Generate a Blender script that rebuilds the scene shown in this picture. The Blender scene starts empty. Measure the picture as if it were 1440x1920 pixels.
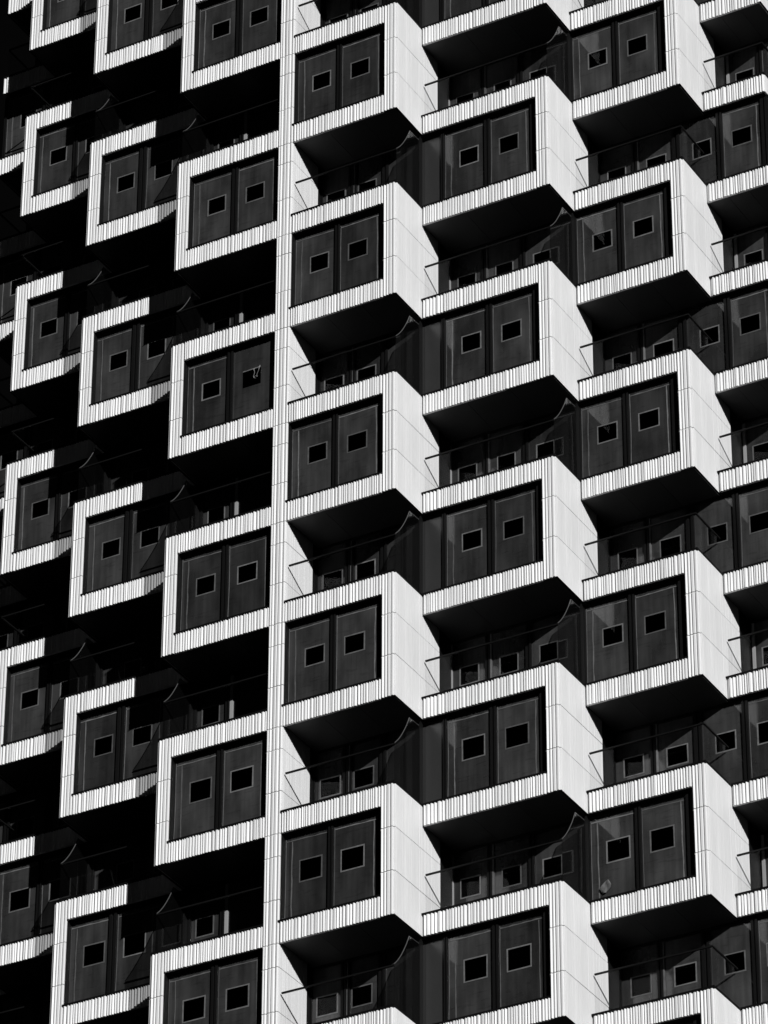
import bpy, math, random
from mathutils import Vector, Matrix
rnd = random.Random(7)
scene = bpy.context.scene
C = scene.collection

# ------------------------------------------------------------------ camera, sky, sun, exposure
G0 = 66.0                                   # height of reference floor level above the street
cam_data = bpy.data.cameras.new('camera'); cam = bpy.data.objects.new('camera', cam_data); C.objects.link(cam)
scene.camera = cam
az, el, roll = -0.51358, 0.56289, 0.00427
f = Vector((math.sin(az)*math.cos(el), math.cos(az)*math.cos(el), math.sin(el)))
r = f.cross(Vector((0, 0, 1))).normalized(); u = r.cross(f)
r2 = r*math.cos(roll)+u*math.sin(roll); u2 = -r*math.sin(roll)+u*math.cos(roll)
M4 = Matrix(((r2.x, u2.x, -f.x, 49.370), (r2.y, u2.y, -f.y, -88.115), (r2.z, u2.z, -f.z, -64.459+G0), (0, 0, 0, 1)))
cam.matrix_world = M4
cam_data.sensor_fit = 'HORIZONTAL'; cam_data.sensor_width = 36.0; cam_data.lens = 8640.0/1440*36
cam_data.clip_start = 1.0; cam_data.clip_end = 6000

to_sun = Vector((1.23, -1.0, 0.53)).normalized()
sun_el = math.asin(to_sun.z); sun_rot = math.atan2(to_sun.x, to_sun.y)
world = bpy.data.worlds.new('World'); scene.world = world; world.use_nodes = True
wn = world.node_tree.nodes; wl = world.node_tree.links; wn.clear()
sky = wn.new('ShaderNodeTexSky'); sky.sky_type = 'NISHITA'; sky.sun_disc = False
sky.sun_elevation = sun_el; sky.sun_rotation = sun_rot; sky.altitude = 200; sky.air_density = 0.03; sky.dust_density = 0.0
sep = wn.new('ShaderNodeSeparateColor')      # black and white film behind a red filter: only the red of the sky counts
bg = wn.new('ShaderNodeBackground'); bg.inputs['Strength'].default_value = 0.05
wo = wn.new('ShaderNodeOutputWorld')
wl.new(sky.outputs[0], sep.inputs[0]); wl.new(sep.outputs['Red'], bg.inputs['Color']); wl.new(bg.outputs[0], wo.inputs[0])

sd = bpy.data.lights.new('sun', 'SUN'); sd.energy = 4.2; sd.angle = math.radians(0.5); sd.color = (1, 1, 1)
sun = bpy.data.objects.new('sun', sd); C.objects.link(sun); sun.location = (60, -60, 120)
sun.rotation_euler = (-to_sun).to_track_quat('-Z', 'Y').to_euler()
vs = scene.view_settings; vs.view_transform = 'Standard'; vs.look = 'None'; vs.exposure = 0.0; vs.gamma = 1.0
vs.use_curve_mapping = False
scene.cycles.caustics_reflective = False; scene.cycles.caustics_refractive = False
scene.cycles.filter_width = 1.5; scene.cycles.diffuse_bounces = 2; scene.cycles.transparent_max_bounces = 16

# ------------------------------------------------------------------ materials
def mat(name):
    m = bpy.data.materials.new(name); m.use_nodes = True
    nt = m.node_tree; nt.nodes.clear()
    out = nt.nodes.new('ShaderNodeOutputMaterial')
    return m, nt, out
def g(v): return (v, v, v, 1)
def plain(name, v, rough=0.5, var=0.0, noise=0.0, scale=6.0, spec=0.5, stretch=None, bump=0.0):
    m, nt, out = mat(name); N = nt.nodes; L = nt.links
    p = N.new('ShaderNodeBsdfPrincipled'); p.inputs['Roughness'].default_value = rough
    p.inputs['Specular IOR Level'].default_value = spec
    L.new(p.outputs[0], out.inputs[0]); p.inputs['Base Color'].default_value = g(v)
    if var or noise:
        oi = N.new('ShaderNodeObjectInfo'); tc = N.new('ShaderNodeTexCoord'); mp = N.new('ShaderNodeMapping')
        if stretch: mp.inputs['Scale'].default_value = stretch
        ad = N.new('ShaderNodeVectorMath'); ad.operation = 'ADD'
        sc = N.new('ShaderNodeVectorMath'); sc.operation = 'SCALE'; sc.inputs['Scale'].default_value = 37.0
        cb = N.new('ShaderNodeCombineXYZ')
        for i in range(3): L.new(oi.outputs['Random'], cb.inputs[i])
        L.new(cb.outputs[0], sc.inputs[0]); L.new(tc.outputs['Object'], mp.inputs[0])
        L.new(mp.outputs[0], ad.inputs[0]); L.new(sc.outputs[0], ad.inputs[1])
        tx = N.new('ShaderNodeTexNoise'); tx.inputs['Scale'].default_value = scale; tx.inputs['Detail'].default_value = 5
        L.new(ad.outputs[0], tx.inputs['Vector'])
        m1 = N.new('ShaderNodeMapRange'); m1.inputs['From Min'].default_value = 0.25; m1.inputs['From Max'].default_value = 0.75
        m1.inputs['To Min'].default_value = v*(1-noise); m1.inputs['To Max'].default_value = v*(1+noise)
        L.new(tx.outputs['Fac'], m1.inputs[0])
        m2 = N.new('ShaderNodeMapRange'); m2.inputs['To Min'].default_value = 1-var; m2.inputs['To Max'].default_value = 1+var
        L.new(oi.outputs['Random'], m2.inputs[0])
        mu = N.new('ShaderNodeMath'); mu.operation = 'MULTIPLY'
        L.new(m1.outputs[0], mu.inputs[0]); L.new(m2.outputs[0], mu.inputs[1]); L.new(mu.outputs[0], p.inputs['Base Color'])
        if bump:
            b = N.new('ShaderNodeBump'); b.inputs['Strength'].default_value = bump; b.inputs['Distance'].default_value = 0.02
            L.new(tx.outputs['Fac'], b.inputs['Height']); L.new(b.outputs[0], p.inputs['Normal'])
    return m
def glass(name, tint, haze=0.0, hazecol=0.5, ior=1.5, rough=0.0, wob=0.0):
    m, nt, out = mat(name); N = nt.nodes; L = nt.links
    tr = N.new('ShaderNodeBsdfTransparent'); tr.inputs[0].default_value = g(tint)
    gl = N.new('ShaderNodeBsdfGlossy'); gl.inputs['Roughness'].default_value = rough; gl.inputs[0].default_value = g(1)
    lw = N.new('ShaderNodeLayerWeight'); lw.inputs[0].default_value = 0.5          # Facing is 1 - cos for this blend
    pw = N.new('ShaderNodeMath'); pw.operation = 'POWER'; pw.inputs[1].default_value = 5.0; L.new(lw.outputs['Facing'], pw.inputs[0])
    fr = N.new('ShaderNodeMapRange'); fr.inputs['To Min'].default_value = ((ior-1)/(ior+1))**2; fr.inputs['To Max'].default_value = 1.0; L.new(pw.outputs[0], fr.inputs[0])
    mx = N.new('ShaderNodeMixShader'); L.new(fr.outputs[0], mx.inputs[0]); L.new(tr.outputs[0], mx.inputs[1]); L.new(gl.outputs[0], mx.inputs[2])
    last = mx
    if wob:
        tc = N.new('ShaderNodeTexCoord'); tx = N.new('ShaderNodeTexNoise'); tx.inputs['Scale'].default_value = 1.3
        b = N.new('ShaderNodeBump'); b.inputs['Strength'].default_value = wob; b.inputs['Distance'].default_value = 0.02
        L.new(tc.outputs['Object'], tx.inputs['Vector']); L.new(tx.outputs['Fac'], b.inputs['Height']); L.new(b.outputs[0], gl.inputs['Normal'])
    if haze:
        df = N.new('ShaderNodeBsdfDiffuse'); df.inputs[0].default_value = g(hazecol)
        tc = N.new('ShaderNodeTexCoord'); tx = N.new('ShaderNodeTexNoise'); tx.inputs['Scale'].default_value = 2.2; tx.inputs['Detail'].default_value = 6
        L.new(tc.outputs['Object'], tx.inputs['Vector'])
        mr = N.new('ShaderNodeMapRange'); mr.inputs['To Min'].default_value = haze*0.5; mr.inputs['To Max'].default_value = haze*1.5
        L.new(tx.outputs['Fac'], mr.inputs[0])
        m2 = N.new('ShaderNodeMixShader'); L.new(mr.outputs[0], m2.inputs[0]); L.new(mx.outputs[0], m2.inputs[1]); L.new(df.outputs[0], m2.inputs[2])
        last = m2
    L.new(last.outputs[0], out.inputs[0])
    return m
MW = plain('white_ribbed_metal', 0.72, 0.5, var=0.02, noise=0.045, scale=3.0, stretch=(5, 5, 0.35))
MDARK = plain('black_frame_metal', 0.007, 0.4, spec=0.15)
MCAP = plain('black_coping_metal', 0.004, 0.6, spec=0.08)
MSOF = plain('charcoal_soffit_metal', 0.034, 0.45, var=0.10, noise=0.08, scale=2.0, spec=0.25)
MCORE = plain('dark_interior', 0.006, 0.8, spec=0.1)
MPAN = plain('charcoal_spandrel', 0.033, 0.25, var=0.05, noise=0.05, scale=2.0)
MTAPE = plain('pale_tape', 0.115, 0.6, noise=0.3, scale=7.0, var=0.35)
MJAMB = plain('white_door_edge', 0.33, 0.5)
MEDGE = plain('polished_glass_edge', 0.075, 0.3)
MGLASS = glass('window_glass', 0.88, ior=1.22, wob=0.04)
MBAL = glass('balustrade_glass', 0.975, ior=1.2)
MSCR = glass('screen_glass', 0.62, haze=0.0025, hazecol=0.5, ior=1.3)
def film_mat():
    m, nt, out = mat('charcoal_protective_film'); N = nt.nodes; L = nt.links
    p = N.new('ShaderNodeBsdfPrincipled'); p.inputs['Roughness'].default_value = 0.07; L.new(p.outputs[0], out.inputs[0])
    p.inputs['Specular IOR Level'].default_value = 0.8
    oi = N.new('ShaderNodeObjectInfo'); tc = N.new('ShaderNodeTexCoord')
    cb = N.new('ShaderNodeCombineXYZ'); sc = N.new('ShaderNodeMath'); sc.operation = 'MULTIPLY'; sc.inputs[1].default_value = 53.0
    L.new(oi.outputs['Random'], sc.inputs[0]); L.new(sc.outputs[0], cb.inputs[1])
    def nz(scale, st, det=4):
        mp = N.new('ShaderNodeMapping'); mp.inputs['Scale'].default_value = st; L.new(tc.outputs['Object'], mp.inputs[0])
        ad = N.new('ShaderNodeVectorMath'); L.new(mp.outputs[0], ad.inputs[0]); L.new(cb.outputs[0], ad.inputs[1])
        t = N.new('ShaderNodeTexNoise'); t.inputs['Scale'].default_value = scale; t.inputs['Detail'].default_value = det
        L.new(ad.outputs[0], t.inputs['Vector']); return t
    def rng(src, a, b, c, d):
        q = N.new('ShaderNodeMapRange'); q.inputs[1].default_value = a; q.inputs[2].default_value = b; q.inputs[3].default_value = c; q.inputs[4].default_value = d
        L.new(src, q.inputs[0]); return q.outputs[0]
    def mul(a, b):
        q = N.new('ShaderNodeMath'); q.operation = 'MULTIPLY'; L.new(a, q.inputs[0]); L.new(b, q.inputs[1]); return q.outputs[0]
    a = rng(nz(1.6, (1, 1, 0.5)).outputs['Fac'], 0.3, 0.7, 0.62, 1.45)            # cloudy tone variation
    b = rng(nz(9.0, (1, 1, 0.04)).outputs['Fac'], 0.35, 0.65, 0.86, 1.14)        # vertical streaks
    c = rng(nz(7.0, (0.3, 1, 2.2), 2).outputs['Fac'], 0.60, 0.66, 1.0, 0.82)    # short level creases
    d = rng(oi.outputs['Random'], 0, 1, 0.72, 1.3)
    v = mul(mul(a, b), mul(c, d))
    q = N.new('ShaderNodeMath'); q.operation = 'MULTIPLY'; q.inputs[1].default_value = 0.033; L.new(v, q.inputs[0])
    L.new(q.outputs[0], p.inputs['Base Color'])
    wv = nz(1.1, (1, 1, 0.8), 2); bu = N.new('ShaderNodeBump'); bu.inputs['Strength'].default_value = 0.25; bu.inputs['Distance'].default_value = 0.03
    L.new(wv.outputs['Fac'], bu.inputs['Height']); L.new(bu.outputs[0], p.inputs['Normal'])
    return m
MFILM = film_mat()
MGROUND = plain('street_asphalt', 0.010, 0.95, noise=0.25, scale=0.6, spec=0.0)

# ------------------------------------------------------------------ mesh helpers
def mesh_from(name, vs_, fs_, m):
    me = bpy.data.meshes.new(name); me.from_pydata(vs_, [], fs_); me.update(); me.materials.append(m); return me
def boxes(name, bl, m):
    V, F = [], []
    for (x0, x1, y0, y1, z0, z1) in bl:
        o = len(V)
        V += [(x0, y0, z0), (x1, y0, z0), (x1, y1, z0), (x0, y1, z0), (x0, y0, z1), (x1, y0, z1), (x1, y1, z1), (x0, y1, z1)]
        F += [(o, o+3, o+2, o+1), (o+4, o+5, o+6, o+7), (o, o+1, o+5, o+4), (o+1, o+2, o+6, o+5), (o+2, o+3, o+7, o+6), (o+3, o, o+4, o+7)]
    return mesh_from(name, V, F, m)
cache = {}
def cached(key, fn):
    if key not in cache: cache[key] = fn()
    return cache[key]
def add(name, me, parent, loc=(0, 0, 0), rz=0.0):
    o = bpy.data.objects.new(name, me); C.objects.link(o); o.parent = parent; o.location = loc
    if rz: o.rotation_euler = (0, 0, rz)
    return o
def fit(o, a=0.0035, rz=0.0025):
    """the small misfit every hung panel has"""
    o.location.y += rnd.uniform(-a, a)*0.6; o.location.z += rnd.uniform(-a, a)*0.5
    e = o.rotation_euler; o.rotation_euler = (rnd.uniform(-rz, rz)*0.6, rnd.uniform(-rz, rz)*0.4, e[2]+rnd.uniform(-rz, rz))
    return o
def ribbed(w, h, seed, side):
    """A folded sheet panel: width along x, height along z, ribs rising towards -y."""
    R = random.Random(seed); pts = []; x = 0.0
    back = 0.05
    pts.append((0.0, 0.0))
    while True:
        dp = 0.014 if side else R.choice((0.026, 0.030, 0.034))
        gap = R.choice((0.004, 0.006, 0.010)) if side else R.choice((0.014, 0.022, 0.028, 0.038))
        lf = 0.27*dp; fw = R.choice((0.010, 0.018, 0.026, 0.040, 0.050)) if side else R.choice((0.008, 0.014, 0.022, 0.032, 0.044)); rf = 0.005 if side else R.choice((0.012, 0.018, 0.024, 0.032))
        if x+gap+lf+fw+rf > w-0.004: break
        t = 0 if side else R.uniform(-0.004, 0.004)
        pts += [(x+gap, 0.0), (x+gap+lf, -dp+t), (x+gap+lf+fw, -dp-t), (x+gap+lf+fw+rf, 0.0)]
        x += gap+lf+fw+rf
    s = (w-0.004)/x                                     # stretch so the ribs fill the panel
    pts = [(a*s, b) for a, b in pts] + [(w, 0.0)]
    V, F = [], []
    n = len(pts)
    for (a, b) in pts: V += [(a, b, 0), (a, b, h), (a, back, 0), (a, back, h)]
    for i in range(n-1):
        a = 4*i; b = a+4
        F += [(a, b, b+1, a+1), (a, a+2, b+2, b), (a+1, b+1, b+3, a+3)]
    F += [(0, 1, 3, 2), (4*n-4, 4*n-2, 4*n-1, 4*n-3), (2, 3, 4*n-1, 4*n-2)]
    return mesh_from('ribbed_panel', V, F, MW)
def rib(w, h, side=False, nvar=3):
    k = rnd.randrange(nvar); w = round(w, 3); h = round(h, 3)
    # panels stacked in one upright share their rib pattern, so the seed depends on width and variant only
    return cached(('rib', w, h, k, side), lambda: ribbed(w, h, int(w*1000)*7+k, side))

# ------------------------------------------------------------------ the tower's grid
P, B, D, RV = 3.1, 0.573, 1.412, 0.20     # floor pitch, band height, step depth, glass setback
T0 = Vector((-3.5, 8.0, 0.0))
tower = bpy.data.objects.new('apartment_tower', None); C.objects.link(tower); tower.location = T0
tower['label'] = 'tall apartment tower of white ribbed projecting boxes and dark recessed balconies filling the view'
tower['category'] = 'building'

# window strips: ('p',x0,x1,style,square) pane  ('m',x0,x1) mullion  ('o',x0,x1) spandrel  ('j',x0,x1) pale door edge
cols = {
 'C': dict(k=0, xl=-3.29, xr=0.0, side='R', par=0, ns=range(-7, 8), joints=[-1.83],
   win=[('p', -3.265, -1.99, 'L'), ('m', -1.99, -1.85), ('p', -1.85, -0.55, 'R'), ('m', -0.55, -0.38)],
   rec=[('m', -3.285, -3.24), ('p', -3.24, -2.40, 'S', (-3.097, -2.519)), ('m', -2.40, -2.24), ('j', -2.235, -2.20, .35), ('m', -2.195, -2.15), ('p', -2.15, -1.32, 'S', (-2.09, -1.53)), ('m', -1.32, -1.14), ('p', -1.14, -0.35, 'N'), ('o', -0.35, -0.02)]),
 'D': dict(k=1, xl=0.0, xr=3.944, side='R', par=1, ns=range(-7, 8), joints=[0.58, 2.0],
   win=[('o', -0.02, 0.53), ('m', 0.53, 0.63), ('p', 0.63, 1.885, 'L'), ('m', 1.885, 2.06), ('p', 2.06, 3.31, 'R'), ('m', 3.31, 3.52)],
   rec=[('j', 0.005, 0.03), ('p', 0.035, 1.015, 'S', (0.251, 0.791)), ('m', 1.015, 1.15), ('j', 1.15, 1.194, .3), ('p', 1.195, 2.196, 'S', (1.439, 1.952)), ('m', 2.196, 2.354), ('p', 2.354, 3.80, 'S', (2.597, 3.107)), ('m', 3.80, 3.92)]),
 'E': dict(k=2, xl=3.944, xr=7.26, side='R', par=0, ns=range(-7, 8), joints=[5.27],
   win=[('p', 3.925, 5.19, 'L'), ('m', 5.19, 5.35), ('p', 5.35, 6.60, 'R'), ('m', 6.60, 6.85)],
   rec=[('m', 3.95, 3.99), ('p', 3.99, 4.996, 'S', (4.237, 4.775)), ('m', 4.996, 5.15), ('j', 5.15, 5.19, .3), ('p', 5.197, 6.225, 'S', (5.439, 6.015)), ('m', 6.225, 6.45), ('p', 6.45, 7.58, 'S', (6.82, 7.36))]),
 'F': dict(k=3, xl=7.26, xr=9.15, side='R', par=1, ns=range(-7, 8), joints=[7.76],
   win=[('m', 7.58, 7.75), ('p', 7.75, 8.92, 'R'), ('m', 8.92, 9.12)],
   rec=[('o', 7.27, 7.31), ('j', 7.316, 7.393), ('p', 7.40, 8.259, 'S', (7.6, 8.13)), ('m', 8.259, 8.41), ('p', 8.41, 9.5, 'L')]),
 'B': dict(k=0, xl=-7.04, xr=-3.76, side='L', par=1, ns=range(-7, 8), joints=[-5.24],
   win=[('p', -6.61, -5.325, 'L'), ('m', -5.325, -5.15), ('p', -5.15, -3.87, 'R'), ('m', -3.87, -3.755)],
   rec=[('m', -7.117, -6.875), ('p', -6.875, -5.99, 'S', (-6.722, -6.206)), ('m', -5.99, -5.87), ('j', -5.86, -5.77), ('o', -5.76, -3.3)]),
 'A': dict(k=1, xl=-10.98, xr=-7.04, side='L', par=0, ns=range(-6, 9), joints=[-9.24, -7.75],
   win=[('p', -10.59, -9.36, 'L'), ('m', -9.36, -9.135), ('p', -9.135, -7.9, 'R'), ('o', -7.9, -7.12)],
   rec=[('p', -8.055, -7.09, 'S', (-7.83, -7.29)), ('m', -8.234, -8.055), ('p', -9.236, -8.234, 'S', (-8.99, -8.48)), ('m', -9.394, -9.236), ('p', -10.84, -9.394, 'S', (-10.15, -9.64)), ('m', -11.02, -10.84)]),
 'Z': dict(k=2, xl=-14.31, xr=-10.98, side='L', par=1, ns=range(-6, 10), joints=[-12.57],
   win=[('p', -13.98, -12.64, 'L'), ('m', -12.64, -12.506), ('p', -12.506, -11.25, 'R'), ('m', -11.25, -11.02)],
   rec=[('p', -12.036, -11.0, 'S', (-11.8, -11.28)), ('m', -12.237, -12.036), ('p', -13.265, -12.237, 'S', (-13.05, -12.48)), ('m', -13.49, -13.265), ('p', -14.62, -13.49, 'S', (-14.4, -13.86))]),
 'Y': dict(k=3, xl=-16.2, xr=-14.31, side='L', par=0, ns=range(-5, 11), joints=[-15.2],
   win=[('m', -16.2, -16.12), ('p', -16.12, -14.8, 'L'), ('m', -14.8, -14.62)],
   rec=[('o', -16.2, -14.32)]),
}
CW = 0.40                                  # width of the white corner upright
ZB, ZT = 1.735, 2.255                      # bottom and top of the square cut in the film, above the box's bottom

def tape_mesh(w, h, seed):
    R = random.Random(seed); V, F = [], []; n = 12; ph = R.uniform(0, 6); am = R.uniform(0.001, 0.009); am2 = R.uniform(0.0, 0.006); fr2 = R.uniform(2, 5)
    for i in range(n+1):
        z = h*i/n; dx = am*math.sin(ph+3.2*i/n)+am2*math.sin(ph*2+fr2*i/n*3); ww = w*(0.75+0.5*R.random())
        V += [(dx, 0, z), (dx+ww, 0, z), (dx, .004, z), (dx+ww, .004, z)]
    for i in range(n):
        a = 4*i; b = a+4
        F += [(a, a+1, b+1, b), (a+2, b+2, b+3, a+3), (a, b, b+2, a+2), (a+1, a+3, b+3, b+1)]
    F += [(0, 2, 3, 1), (4*n, 4*n+1, 4*n+3, 4*n+2)]
    return mesh_from('tape', V, F, MTAPE)
def htape_mesh(w, h, seed):
    R = random.Random(seed); V, F = [], []; n = 10; ph = R.uniform(0, 6); am = R.uniform(0.001, 0.007)
    for i in range(n+1):
        x = w*i/n; dz = am*math.sin(ph+4*i/n); hh = h*(0.6+0.8*R.random())
        V += [(x, 0, dz), (x, 0, dz+hh), (x, .004, dz), (x, .004, dz+hh)]
    for i in range(n):
        a = 4*i; b = a+4
        F += [(a, b, b+1, a+1), (a+2, a+3, b+3, b+2), (a, a+2, b+2, b), (a+1, b+1, b+3, a+3)]
    F += [(0, 1, 3, 2), (4*n, 4*n+2, 4*n+3, 4*n+1)]
    return mesh_from('tape', V, F, MTAPE)
def ring(x0, x1, z0, z1, X0, X1, Z0, Z1, y0, y1, m, name, jit=0.0, R=rnd):
    """rectangular ring: outer X0..X1/Z0..Z1, hole x0..x1/z0..z1"""
    j = lambda: R.uniform(-jit, jit)
    o = [(X0, Z0), (X1, Z0), (X1, Z1), (X0, Z1)]; i = [(x0+j(), z0+j()), (x1+j(), z0+j()), (x1+j(), z1+j()), (x0+j(), z1+j())]
    V = [(a, y0, b) for a, b in o]+[(a, y0, b) for a, b in i]+[(a, y1, b) for a, b in o]+[(a, y1, b) for a, b in i]
    F = []
    for q in range(4):
        n = (q+1) % 4
        F += [(q, n, 4+n, 4+q), (8+q, 12+q, 12+n, 8+n), (q, 8+q, 8+n, n), (4+q, 4+n, 12+n, 12+q)]
    return mesh_from(name, V, F, m)

def glazing(parent, org, y, elems, torn=False, big=0.0):
    """Window strip in plane y (world), between slabs of the floor whose base is org.z. Children of parent, which stands at org."""
    ox, oy = org[0], org[1]; yy = y-oy
    z0, z1 = B+0.05, P
    ms = []; xs = [e[1] for e in elems]+[e[2] for e in elems]
    fx0, fx1 = min(xs)-ox, max(xs)-ox
    ms.append((fx0, fx1, yy-0.02, yy+0.10, z1-0.075, z1+0.01))          # head
    ms.append((fx0, fx1, yy-0.02, yy+0.10, z0-0.06, z0+0.05))           # sill
    for e in elems:
        a, b = e[1]-ox, e[2]-ox
        if e[0] == 'm':
            w = b-a; q = w*0.36
            ms += [(a, a+q, yy-0.05, yy+0.099, z0+0.05, z1-0.075), (b-q, b, yy-0.05, yy+0.099, z0+0.05, z1-0.075), (a+q, b-q, yy-0.01, yy+0.095, z0+0.05, z1-0.075)]
    key = ('frame', tuple(round(v, 3) for b_ in ms for v in b_))
    add('window_frame', cached(key, lambda: boxes('window_frame', ms, MDARK)), parent)
    for e in elems:
        a, b = e[1]-ox, e[2]-ox; w = round(b-a, 3); lo, hi = z0+0.05, z1-0.075; h = hi-lo
        if e[0] == 'o':
            add('spandrel_panel', cached(('o', w, h), lambda: boxes('spandrel_panel', [(0, w-0.006, 0, 0.05, 0, h)], MPAN)), parent, (a+0.003, yy+0.01, lo))
        elif e[0] == 'j':
            hh = h*1.0
            add('door_edge', cached(('j', w, len(e)), lambda: boxes('door_edge', [(0, w, -0.03, 0.06, 0, hh)], MJAMB if len(e) == 3 else MTAPE)), parent, (a, yy, lo))
        elif e[0] == 'p':
            add('pane', cached(('p', w, h), lambda: boxes('pane', [(0, w, 0, 0.02, 0, h)], MGLASS)), parent, (a, yy+0.02, lo))
            st = e[3]; var = rnd.randrange(4)
            if st == 'N':
                add('film_sheet', cached(('fN', w), lambda: boxes('film_sheet', [(0, w, 0, 0.006, 0, h)], MFILM)), parent, (a, yy+0.012, lo)); continue
            if len(e) > 4: s0, s1 = e[4][0]-e[1], e[4][1]-e[1]
            elif st == 'L': s0, s1 = 0.49, 0.49+0.555
            else: s0, s1 = 0.275, 0.275+0.57
            s0 -= big*0.6; s1 += big*0.4; dx, dz = rnd.choice((-0.012, 0, 0.014)), rnd.choice((-0.015, 0, 0.012))
            s0 += dx; s1 += dx; s0 = round(s0, 3); s1 = round(s1, 3)
            q0, q1 = round(ZB-lo+dz-big*0.5, 3), round(ZT-lo+dz+big*0.5, 3)
            add('film_sheet', cached(('f', w, s0, s1, q0), lambda: ring(s0, s1, q0, q1, 0, w, 0, h, 0, 0.006, MFILM, 'film_sheet')), parent, (a, yy+0.012, lo))
            t = 0.036
            if torn and st == 'R':
                add('tape_strip', cached(('torn',), lambda: htape_mesh(0.56, 0.03, 77)), parent, (a+s0, yy+0.0055, lo+q1)); continue
            add('tape_border', cached(('tb', s0, s1, q0, var), lambda: ring(s0+t*.3, s1-t*.3, q0+t*.3, q1-t*.3, s0-t*.7, s1+t*.7, q0-t*.7, q1+t*.7, 0, 0.005, MTAPE, 'tape_border', 0.006, random.Random(var*17+3))), parent, (a, yy+0.006, lo))
            if st in 'LR':
                tw = 0.030
                xx = 0.19 if st == 'L' else w-0.16
                add('tape_strip', cached(('tv', h, var), lambda: tape_mesh(tw, h-0.14, var*31+5)), parent, (a+xx, yy+0.0065, lo+0.004))
                add('tape_strip', cached(('th', w, var), lambda: htape_mesh(w-0.02, 0.03, var*13+1)), parent, (a+0.01, yy+0.0055, hi-0.13))
                add('tape_strip', cached(('te', h, var), lambda: tape_mesh(0.014, h-0.04, var*7+2)), parent, (a+0.012, yy+0.0055, lo+0.01))

def prism_x(name, prof, x0, x1, m):
    n = len(prof); V = [(x0, y, z) for y, z in prof]+[(x1, y, z) for y, z in prof]
    F = [tuple(range(n))[::-1], tuple(range(n, 2*n))]+[(i, (i+1) % n, n+(i+1) % n, n+i) for i in range(n)]
    return mesh_from(name, V, F, m)
def tube(name, pts, rad, m, k=6):
    V, F = [], []
    for i, p_ in enumerate(pts):
        a = Vector(pts[max(i-1, 0)]); b = Vector(pts[min(i+1, len(pts)-1)]); t = (b-a).normalized()
        s = t.orthogonal().normalized() if abs(t.x) > .9 else t.cross(Vector((1, 0, 0))).normalized(); q = t.cross(s)
        for j in range(k):
            an = 2*math.pi*j/k; V.append(tuple(Vector(p_)+s*rad*math.cos(an)+q*rad*math.sin(an)))
    for i in range(len(pts)-1):
        for j in range(k): F.append((i*k+j, i*k+(j+1) % k, (i+1)*k+(j+1) % k, (i+1)*k+j))
    F += [tuple(range(k))[::-1], tuple(range((len(pts)-1)*k, len(pts)*k))]
    return mesh_from(name, V, F, m)

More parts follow.
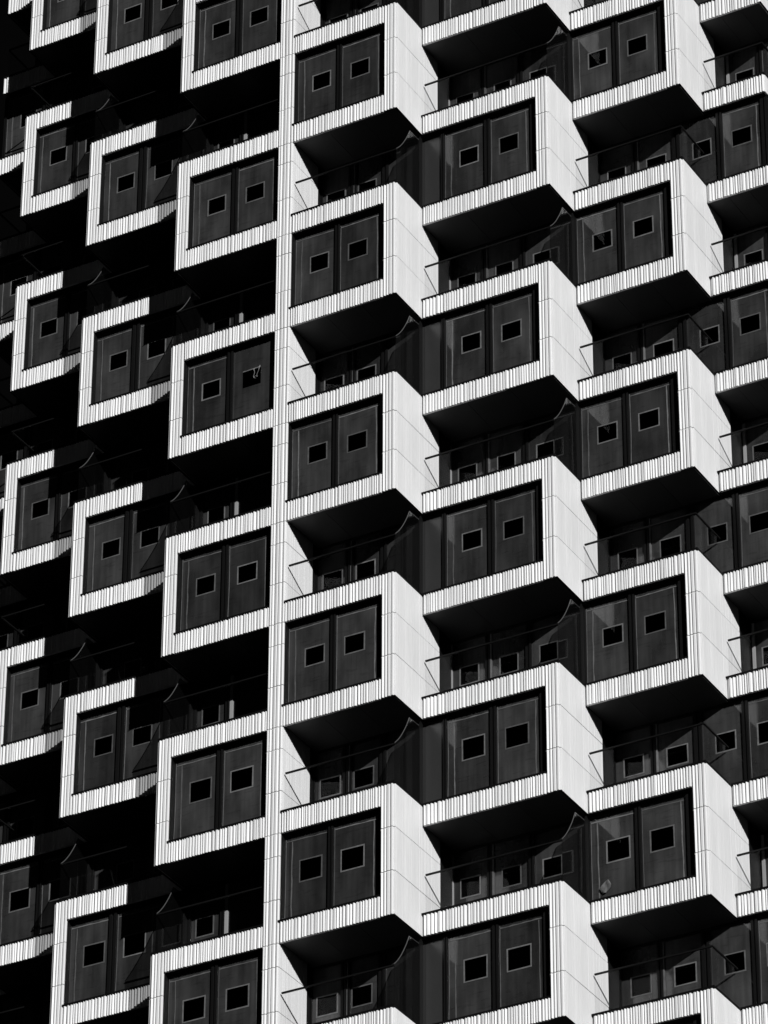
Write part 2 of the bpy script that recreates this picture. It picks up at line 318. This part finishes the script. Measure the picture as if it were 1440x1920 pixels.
def build_box(cn, n):
    c = cols[cn]; xl, xr, k = c['xl'], c['xr'], c['k']; yf = k*D; W = xr-xl
    org = (xl, yf, n*P+G0); R = c['side'] == 'R'; wrap = cn in 'FY'
    H = P+B; deep = D+0.7
    sdeep = 2*D+0.75 if R else D+0.7
    # carcass in local coordinates
    bl = [(0.02, W-0.035, 0.055, deep, 0.034, B-0.004), (0.02, W-0.035, 0.055, deep, P+0.006, H-0.004)]
    z0, z1 = B-0.004, P+0.006
    cs = W-CW if R else 0.0
    if not wrap:
        if R: bl += [(W-CW+0.005, W-0.036, 0.056, RV+0.06, z0, z1), (W-0.14, W-0.036, RV+0.06, sdeep, z0, z1)]
        else: bl += [(0.036, CW-0.005, 0.056, RV+0.06, z0, z1), (0.036, 0.14, RV+0.06, sdeep, z0, z1)]
    bl.append((-0.02 if R else 0.02, W-0.04, 0.72, 0.78, z0, z1))                   # back of the room, dark
    if cn == 'B': bl.append((W+0.33, W+0.43, 0.30, deep, 0.04, H-0.01))
    if cn in 'DEF': bl.append((0.0, 0.03, RV+0.15, 0.75, z0, z1))
    body = add('projecting_box', cached(('car', cn), lambda: boxes('projecting_box', bl, MDARK)), tower, Vector(org)-T0)
    # side lining of the window opening
    if cn == 'C': add('reveal_lining', cached(('lin', cn), lambda: boxes('reveal_lining', [(0.006, 0.026, 0.03, RV+.02, B+.05, P)], MDARK)), body)
    if not R and not wrap: add('reveal_lining', cached(('lin', cn), lambda: boxes('reveal_lining', [(CW-0.004, CW+0.02, 0.03, RV+.02, B+.05, P)], MDARK)), body)
    # soffit
    a0, a1 = (0.036, W-0.034)
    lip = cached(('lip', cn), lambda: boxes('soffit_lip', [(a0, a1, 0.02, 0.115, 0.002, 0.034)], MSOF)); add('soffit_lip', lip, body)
    tr = [(W-0.033, W+0.02, -0.02, 2*D+.2, -0.006, -0.001)] if R else [(-0.02, 0.035, -0.02, D+.1, -0.006, -0.001)]  # black strip added to darken the side panels' undersides, as shade would
    add('underside_shade', cached(('shade_strip', cn), lambda: boxes('underside_shade', tr, MCAP)), body)
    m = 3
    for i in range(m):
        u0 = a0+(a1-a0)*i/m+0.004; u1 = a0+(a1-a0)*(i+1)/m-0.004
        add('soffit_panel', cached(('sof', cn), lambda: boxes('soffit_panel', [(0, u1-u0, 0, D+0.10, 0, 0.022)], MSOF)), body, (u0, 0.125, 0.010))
    # bands
    gp = 0.005
    x0 = 0.0 if (not R or cn == 'C') else 0.032
    if wrap: e0, e1 = x0, W
    elif R: e0, e1 = x0, W-CW
    else: e0, e1 = CW, W
    cuts = [e0]+[j-xl for j in c['joints']]+[e1]
    for i in range(len(cuts)-1):
        w = cuts[i+1]-cuts[i]-2*gp; ex = 0.012 if i == 0 else 0.0
        for zz in (0.0, P):
            fit(add('band_panel', rib(w-ex, B), body, (cuts[i]+gp+ex, 0.0, zz)))
    # uprights at the corner, three panels high
    h3 = H/3
    if not wrap:
        for i in range(3):
            xx = (W-CW+gp) if R else 0.028
            fit(add('corner_panel', rib(CW-0.033, h3-0.020, False, 1), body, (xx, 0.0, i*h3+0.010)))
    # side cladding
    L = (2.33 if R else D)
    for i in range(3):
        if wrap:
            if i == 1: continue
            hh, zz = B, (0.0 if i == 0 else P)
        else: hh, zz = h3-0.018, i*h3+0.009
        if R: fit(add('side_panel', rib(L, hh, True, 1), body, (W, 0.022, zz), math.pi/2))
        else: fit(add('side_panel', rib(L-.012, hh, True, 1), body, (0.0, L, zz), -math.pi/2))
        if cn == 'B': fit(add('side_panel', rib(D-.02, hh, True, 1), body, (W+0.47, 0.012, zz), math.pi/2))
    if R and not wrap:
        add('jamb_panel', cached(('jamb', cn), lambda: boxes('jamb_panel', [(W-0.034, W+0.004, 2.36, 2*D+.25, B+.05, P)], MDARK)), body)
    if cn == 'B': add('jamb_panel', cached(('jamb', cn), lambda: boxes('jamb_panel', [(W+0.431, W+0.474, D+.008, D+.25, B+.05, P)], MDARK)), body)
    # black copings
    add('sill_cap', cached(('cap0', cn), lambda: boxes('sill_cap', [(e0-0.02 if not wrap else e0, e1-.004, -0.034, RV+0.0, B+.001, B+0.058)], MCAP)), body)
    cap = [(0.005 if cn != 'C' else 0.002, W+0.012 if R else W, -0.036, 0.3, H+.001, H+0.062)]
    if R: cap.append((W-.3, W+0.014, 0.3, D-.03, H+.001, H+.0615))
    else: cap.append((-.014, .3, 0.3, D-.03, H+.001, H+.0615))
    add('coping', cached(('cap1', cn), lambda: boxes('coping', cap, MCAP)), body)
    glazing(body, org, yf+RV, c['win'], cn == 'B' and n == 1, 0.07 if n <= -3 else 0.0)
    if wrap:
        if R: add('side_pane', cached(('sp', cn), lambda: boxes('side_pane', [(W-.08, W-.06, .2, D, B+.05, P-.07)], MGLASS)), body)
    return body

def build_balcony(cn, n):
    c = cols[cn]; xl, xr, k = c['xl'], c['xr'], c['k']; yf = k*D; W = xr-xl
    org = (xl, yf, n*P+G0); R = c['side'] == 'R'
    fl = B+0.052
    yb = D+RV
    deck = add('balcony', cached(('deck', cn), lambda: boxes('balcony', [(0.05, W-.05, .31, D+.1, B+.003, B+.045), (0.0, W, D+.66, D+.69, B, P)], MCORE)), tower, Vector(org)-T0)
    RH = 1.19+B
    # balustrade: two panes and a rail along the front
    x0, x1 = (0.06, W-0.07) if R else (0.07, W-0.06)
    if cn == 'B': x1 = W-.02
    add('balustrade_pane', cached(('bp', cn), lambda: boxes('balustrade_pane', [(x0, x1, 0.09, 0.105, fl-.01, RH-0.03)], MBAL)), deck)
    add('handrail', cached(('hr', cn), lambda: boxes('handrail', [(x0, x1+(0.03 if R else 0), 0.075, 0.122, RH-0.032, RH+0.008)], MDARK)), deck)
    xs = W-0.06 if R else 0.06
    if cn in 'CDBA':
        prof = [(0.112, fl-.01), (0.112, RH)]
        cur = []
        for (a, b) in ((0.112, 1.22), (0.21, 1.315), (0.30, 1.41), (0.39, 1.52), (0.48, 1.64), (0.563, 1.765), (0.66, 1.92), (0.74, 2.06), (0.81, 2.20), (0.865, 2.315)):
            cur.append((a, B+b+0.09*0))
        top = cur+[(D-0.04, B+2.335)]
        prof = [(0.112, fl-.01)]+top+[(D-0.04, fl-.01)]
        add('screen_pane', cached(('sc', cn), lambda: prism_x('screen_pane', prof[::-1], xs-0.009, xs+0.009, MSCR)), deck)
        add('screen_edge', cached(('se', cn), lambda: tube('screen_edge', [(xs, a, b) for a, b in cur], 0.013, MEDGE)), deck)
        add('screen_edge', cached(('se2', cn), lambda: tube('screen_edge', [(xs, a, b+.004) for a, b in top[-2:]], 0.009, MTAPE)), deck)
        add('screen_post', cached(('sp', cn), lambda: boxes('screen_post', [(xs-0.03, xs+0.03, D-0.035, D+0.02, fl, B+2.40), (xs-0.02, xs+0.02, D+.021, D+RV-.06, fl, P-.01)], MDARK)), deck)
    else:
        add('balustrade_pane', cached(('bs', cn), lambda: boxes('balustrade_pane', [(xs-0.009, xs+0.009, 0.125, D+0.05, fl-.01, RH-0.03)], MBAL)), deck)
        add('handrail', cached(('hs', cn), lambda: boxes('handrail', [(xs-0.022, xs+0.022, 0.1225, D+0.1, RH-0.0315, RH+0.0085)], MDARK)), deck)
    glazing(deck, org, yf+yb, c['rec'])
    return deck

for cn in cols:
    c = cols[cn]
    for n in c['ns']:
        (build_box if (n % 2) == c['par'] else build_balcony)(cn, n)

# pillar between the two front columns
n0, n1 = -7, 8
pil = add('corner_pillar', boxes('corner_pillar', [(-0.43, -0.04, 0.056, 0.29, 0, (n1-n0)*P)], MDARK), tower, Vector((-3.285, 0, n0*P+G0))-T0)
H3 = (P+B)/3
for n in range(n0, n1):
    for (a, b) in ((0, H3), (H3, 2*H3), (2*H3, P)):
        fit(add('pillar_panel', rib(0.466, b-a-0.020, False, 1), pil, (-0.468, 0, (n-n0)*P+a+0.010)))

# dark core behind the rooms and the plain shaft below down to the street
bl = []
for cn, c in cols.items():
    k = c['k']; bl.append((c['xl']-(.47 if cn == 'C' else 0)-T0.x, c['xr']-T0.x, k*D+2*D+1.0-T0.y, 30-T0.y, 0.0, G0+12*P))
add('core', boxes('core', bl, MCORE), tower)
bl = []
for cn, c in cols.items():
    k = c['k']; bl.append((c['xl']-(.47 if cn == 'C' else 0)-T0.x, c['xr']-T0.x-.002, k*D+0.3-T0.y, k*D+2*D+0.99-T0.y, 0.0, G0-8*P+k*.01))
add('lower_shaft', boxes('lower_shaft', bl, MSOF), tower)

# street
gr = bpy.data.objects.new('ground', mesh_from('ground', [(-3000, -3000, 0), (3000, -3000, 0), (3000, 3000, 0), (-3000, 3000, 0)], [(0, 1, 2, 3)], MGROUND))
C.objects.link(gr); gr['kind'] = 'structure'

# ------------------------------------------------------------------ loose pieces of film at two windows
def ribbon(pts, wd, m, V, F):
    o = len(V)
    for i, (x, y, z) in enumerate(pts):
        tw = 0.6*math.sin(i*1.7); w = wd*(0.6+0.4*math.sin(i*2.3+1))
        cx, cy = math.cos(tw)*w, math.sin(tw)*w*0.6
        V += [(x-cx, y-cy, z), (x+cx, y+cy, z), (x+cx, y+cy+.004, z+.002), (x-cx, y-cy+.004, z+.002)]
    for i in range(len(pts)-1):
        a = o+4*i; b = a+4
        for j in range(4): F.append((a+j, a+(j+1) % 4, b+(j+1) % 4, b+j))
    F += [(o+3, o+2, o+1, o), (o+4*len(pts)-4, o+4*len(pts)-3, o+4*len(pts)-2, o+4*len(pts)-1)]
V, F = [], []
ribbon([(-4.47, 0.16, 5.33), (-4.475, 0.15, 5.27), (-4.45, 0.15, 5.20), (-4.46, 0.14, 5.12), (-4.47, 0.13, 5.04), (-4.44, 0.12, 4.98), (-4.38, 0.12, 4.95), (-4.33, 0.13, 4.97)], 0.018, None, V, F)
ribbon([(-4.29, 0.16, 5.37), (-4.31, 0.15, 5.29), (-4.33, 0.15, 5.21), (-4.36, 0.14, 5.12), (-4.37, 0.13, 5.05), (-4.35, 0.12, 4.99)], 0.014, None, V, F)
ribbon([(-4.46, 0.13, 5.02), (-4.41, 0.12, 5.04), (-4.36, 0.12, 5.01), (-4.33, 0.12, 5.03)], 0.02, None, V, F)
MTORN = plain('torn_pale_film', 0.26, 0.35, noise=0.3, scale=14.0)
t = bpy.data.objects.new('torn_film', mesh_from('torn_film', V, F, MTORN)); C.objects.link(t); t.location = (0, 0, G0)
t['label'] = 'pale torn film strips dangling in a square window cutout left of the white pillar'; t['category'] = 'film'
R_ = random.Random(4); V = []; F = []; nx, nz = 8, 12
for j in range(nz+1):
    for i in range(nx+1):
        fz = j/nz; half = 0.03+0.14*math.sin(math.pi*min(1, fz*0.9+0.06))**1.3
        x = (i/nx-0.5)*2*half*(1-0.25*fz)+0.10*fz; z = 0.34*fz
        y = -0.02-0.03*abs(math.sin(i*0.4+j*0.25))-R_.uniform(0, 0.004)
        V.append((x+R_.uniform(-.004, .004), y, z+R_.uniform(-.004, .004)))
nv = len(V)
for j in range(nz):
    for i in range(nx):
        a = j*(nx+1)+i; F.append((a, a+1, a+nx+2, a+nx+1))
V += [(x, y+.003, z) for x, y, z in V]
F += [tuple(nv+q for q in f_[::-1]) for f_ in F]
per = [i for i in range(nx+1)]+[j*(nx+1)+nx for j in range(1, nz+1)]+[nz*(nx+1)+i for i in range(nx-1, -1, -1)]+[j*(nx+1) for j in range(nz-1, 0, -1)]
for q in range(len(per)):
    a, b = per[q], per[(q+1) % len(per)]; F.append((b, a, nv+a, nv+b))
MFLAP = plain('crumpled_grey_film', 0.11, 0.35, noise=0.3, scale=9.0)
t = bpy.data.objects.new('peeled_film', mesh_from('peeled_film', V, F, MFLAP)); C.objects.link(t)
t.location = (4.29, 2*D+RV, -4*P+0.86+G0)
t['label'] = 'crumpled pale film peeling at the lower left of a window near the bottom right'; t['category'] = 'film'
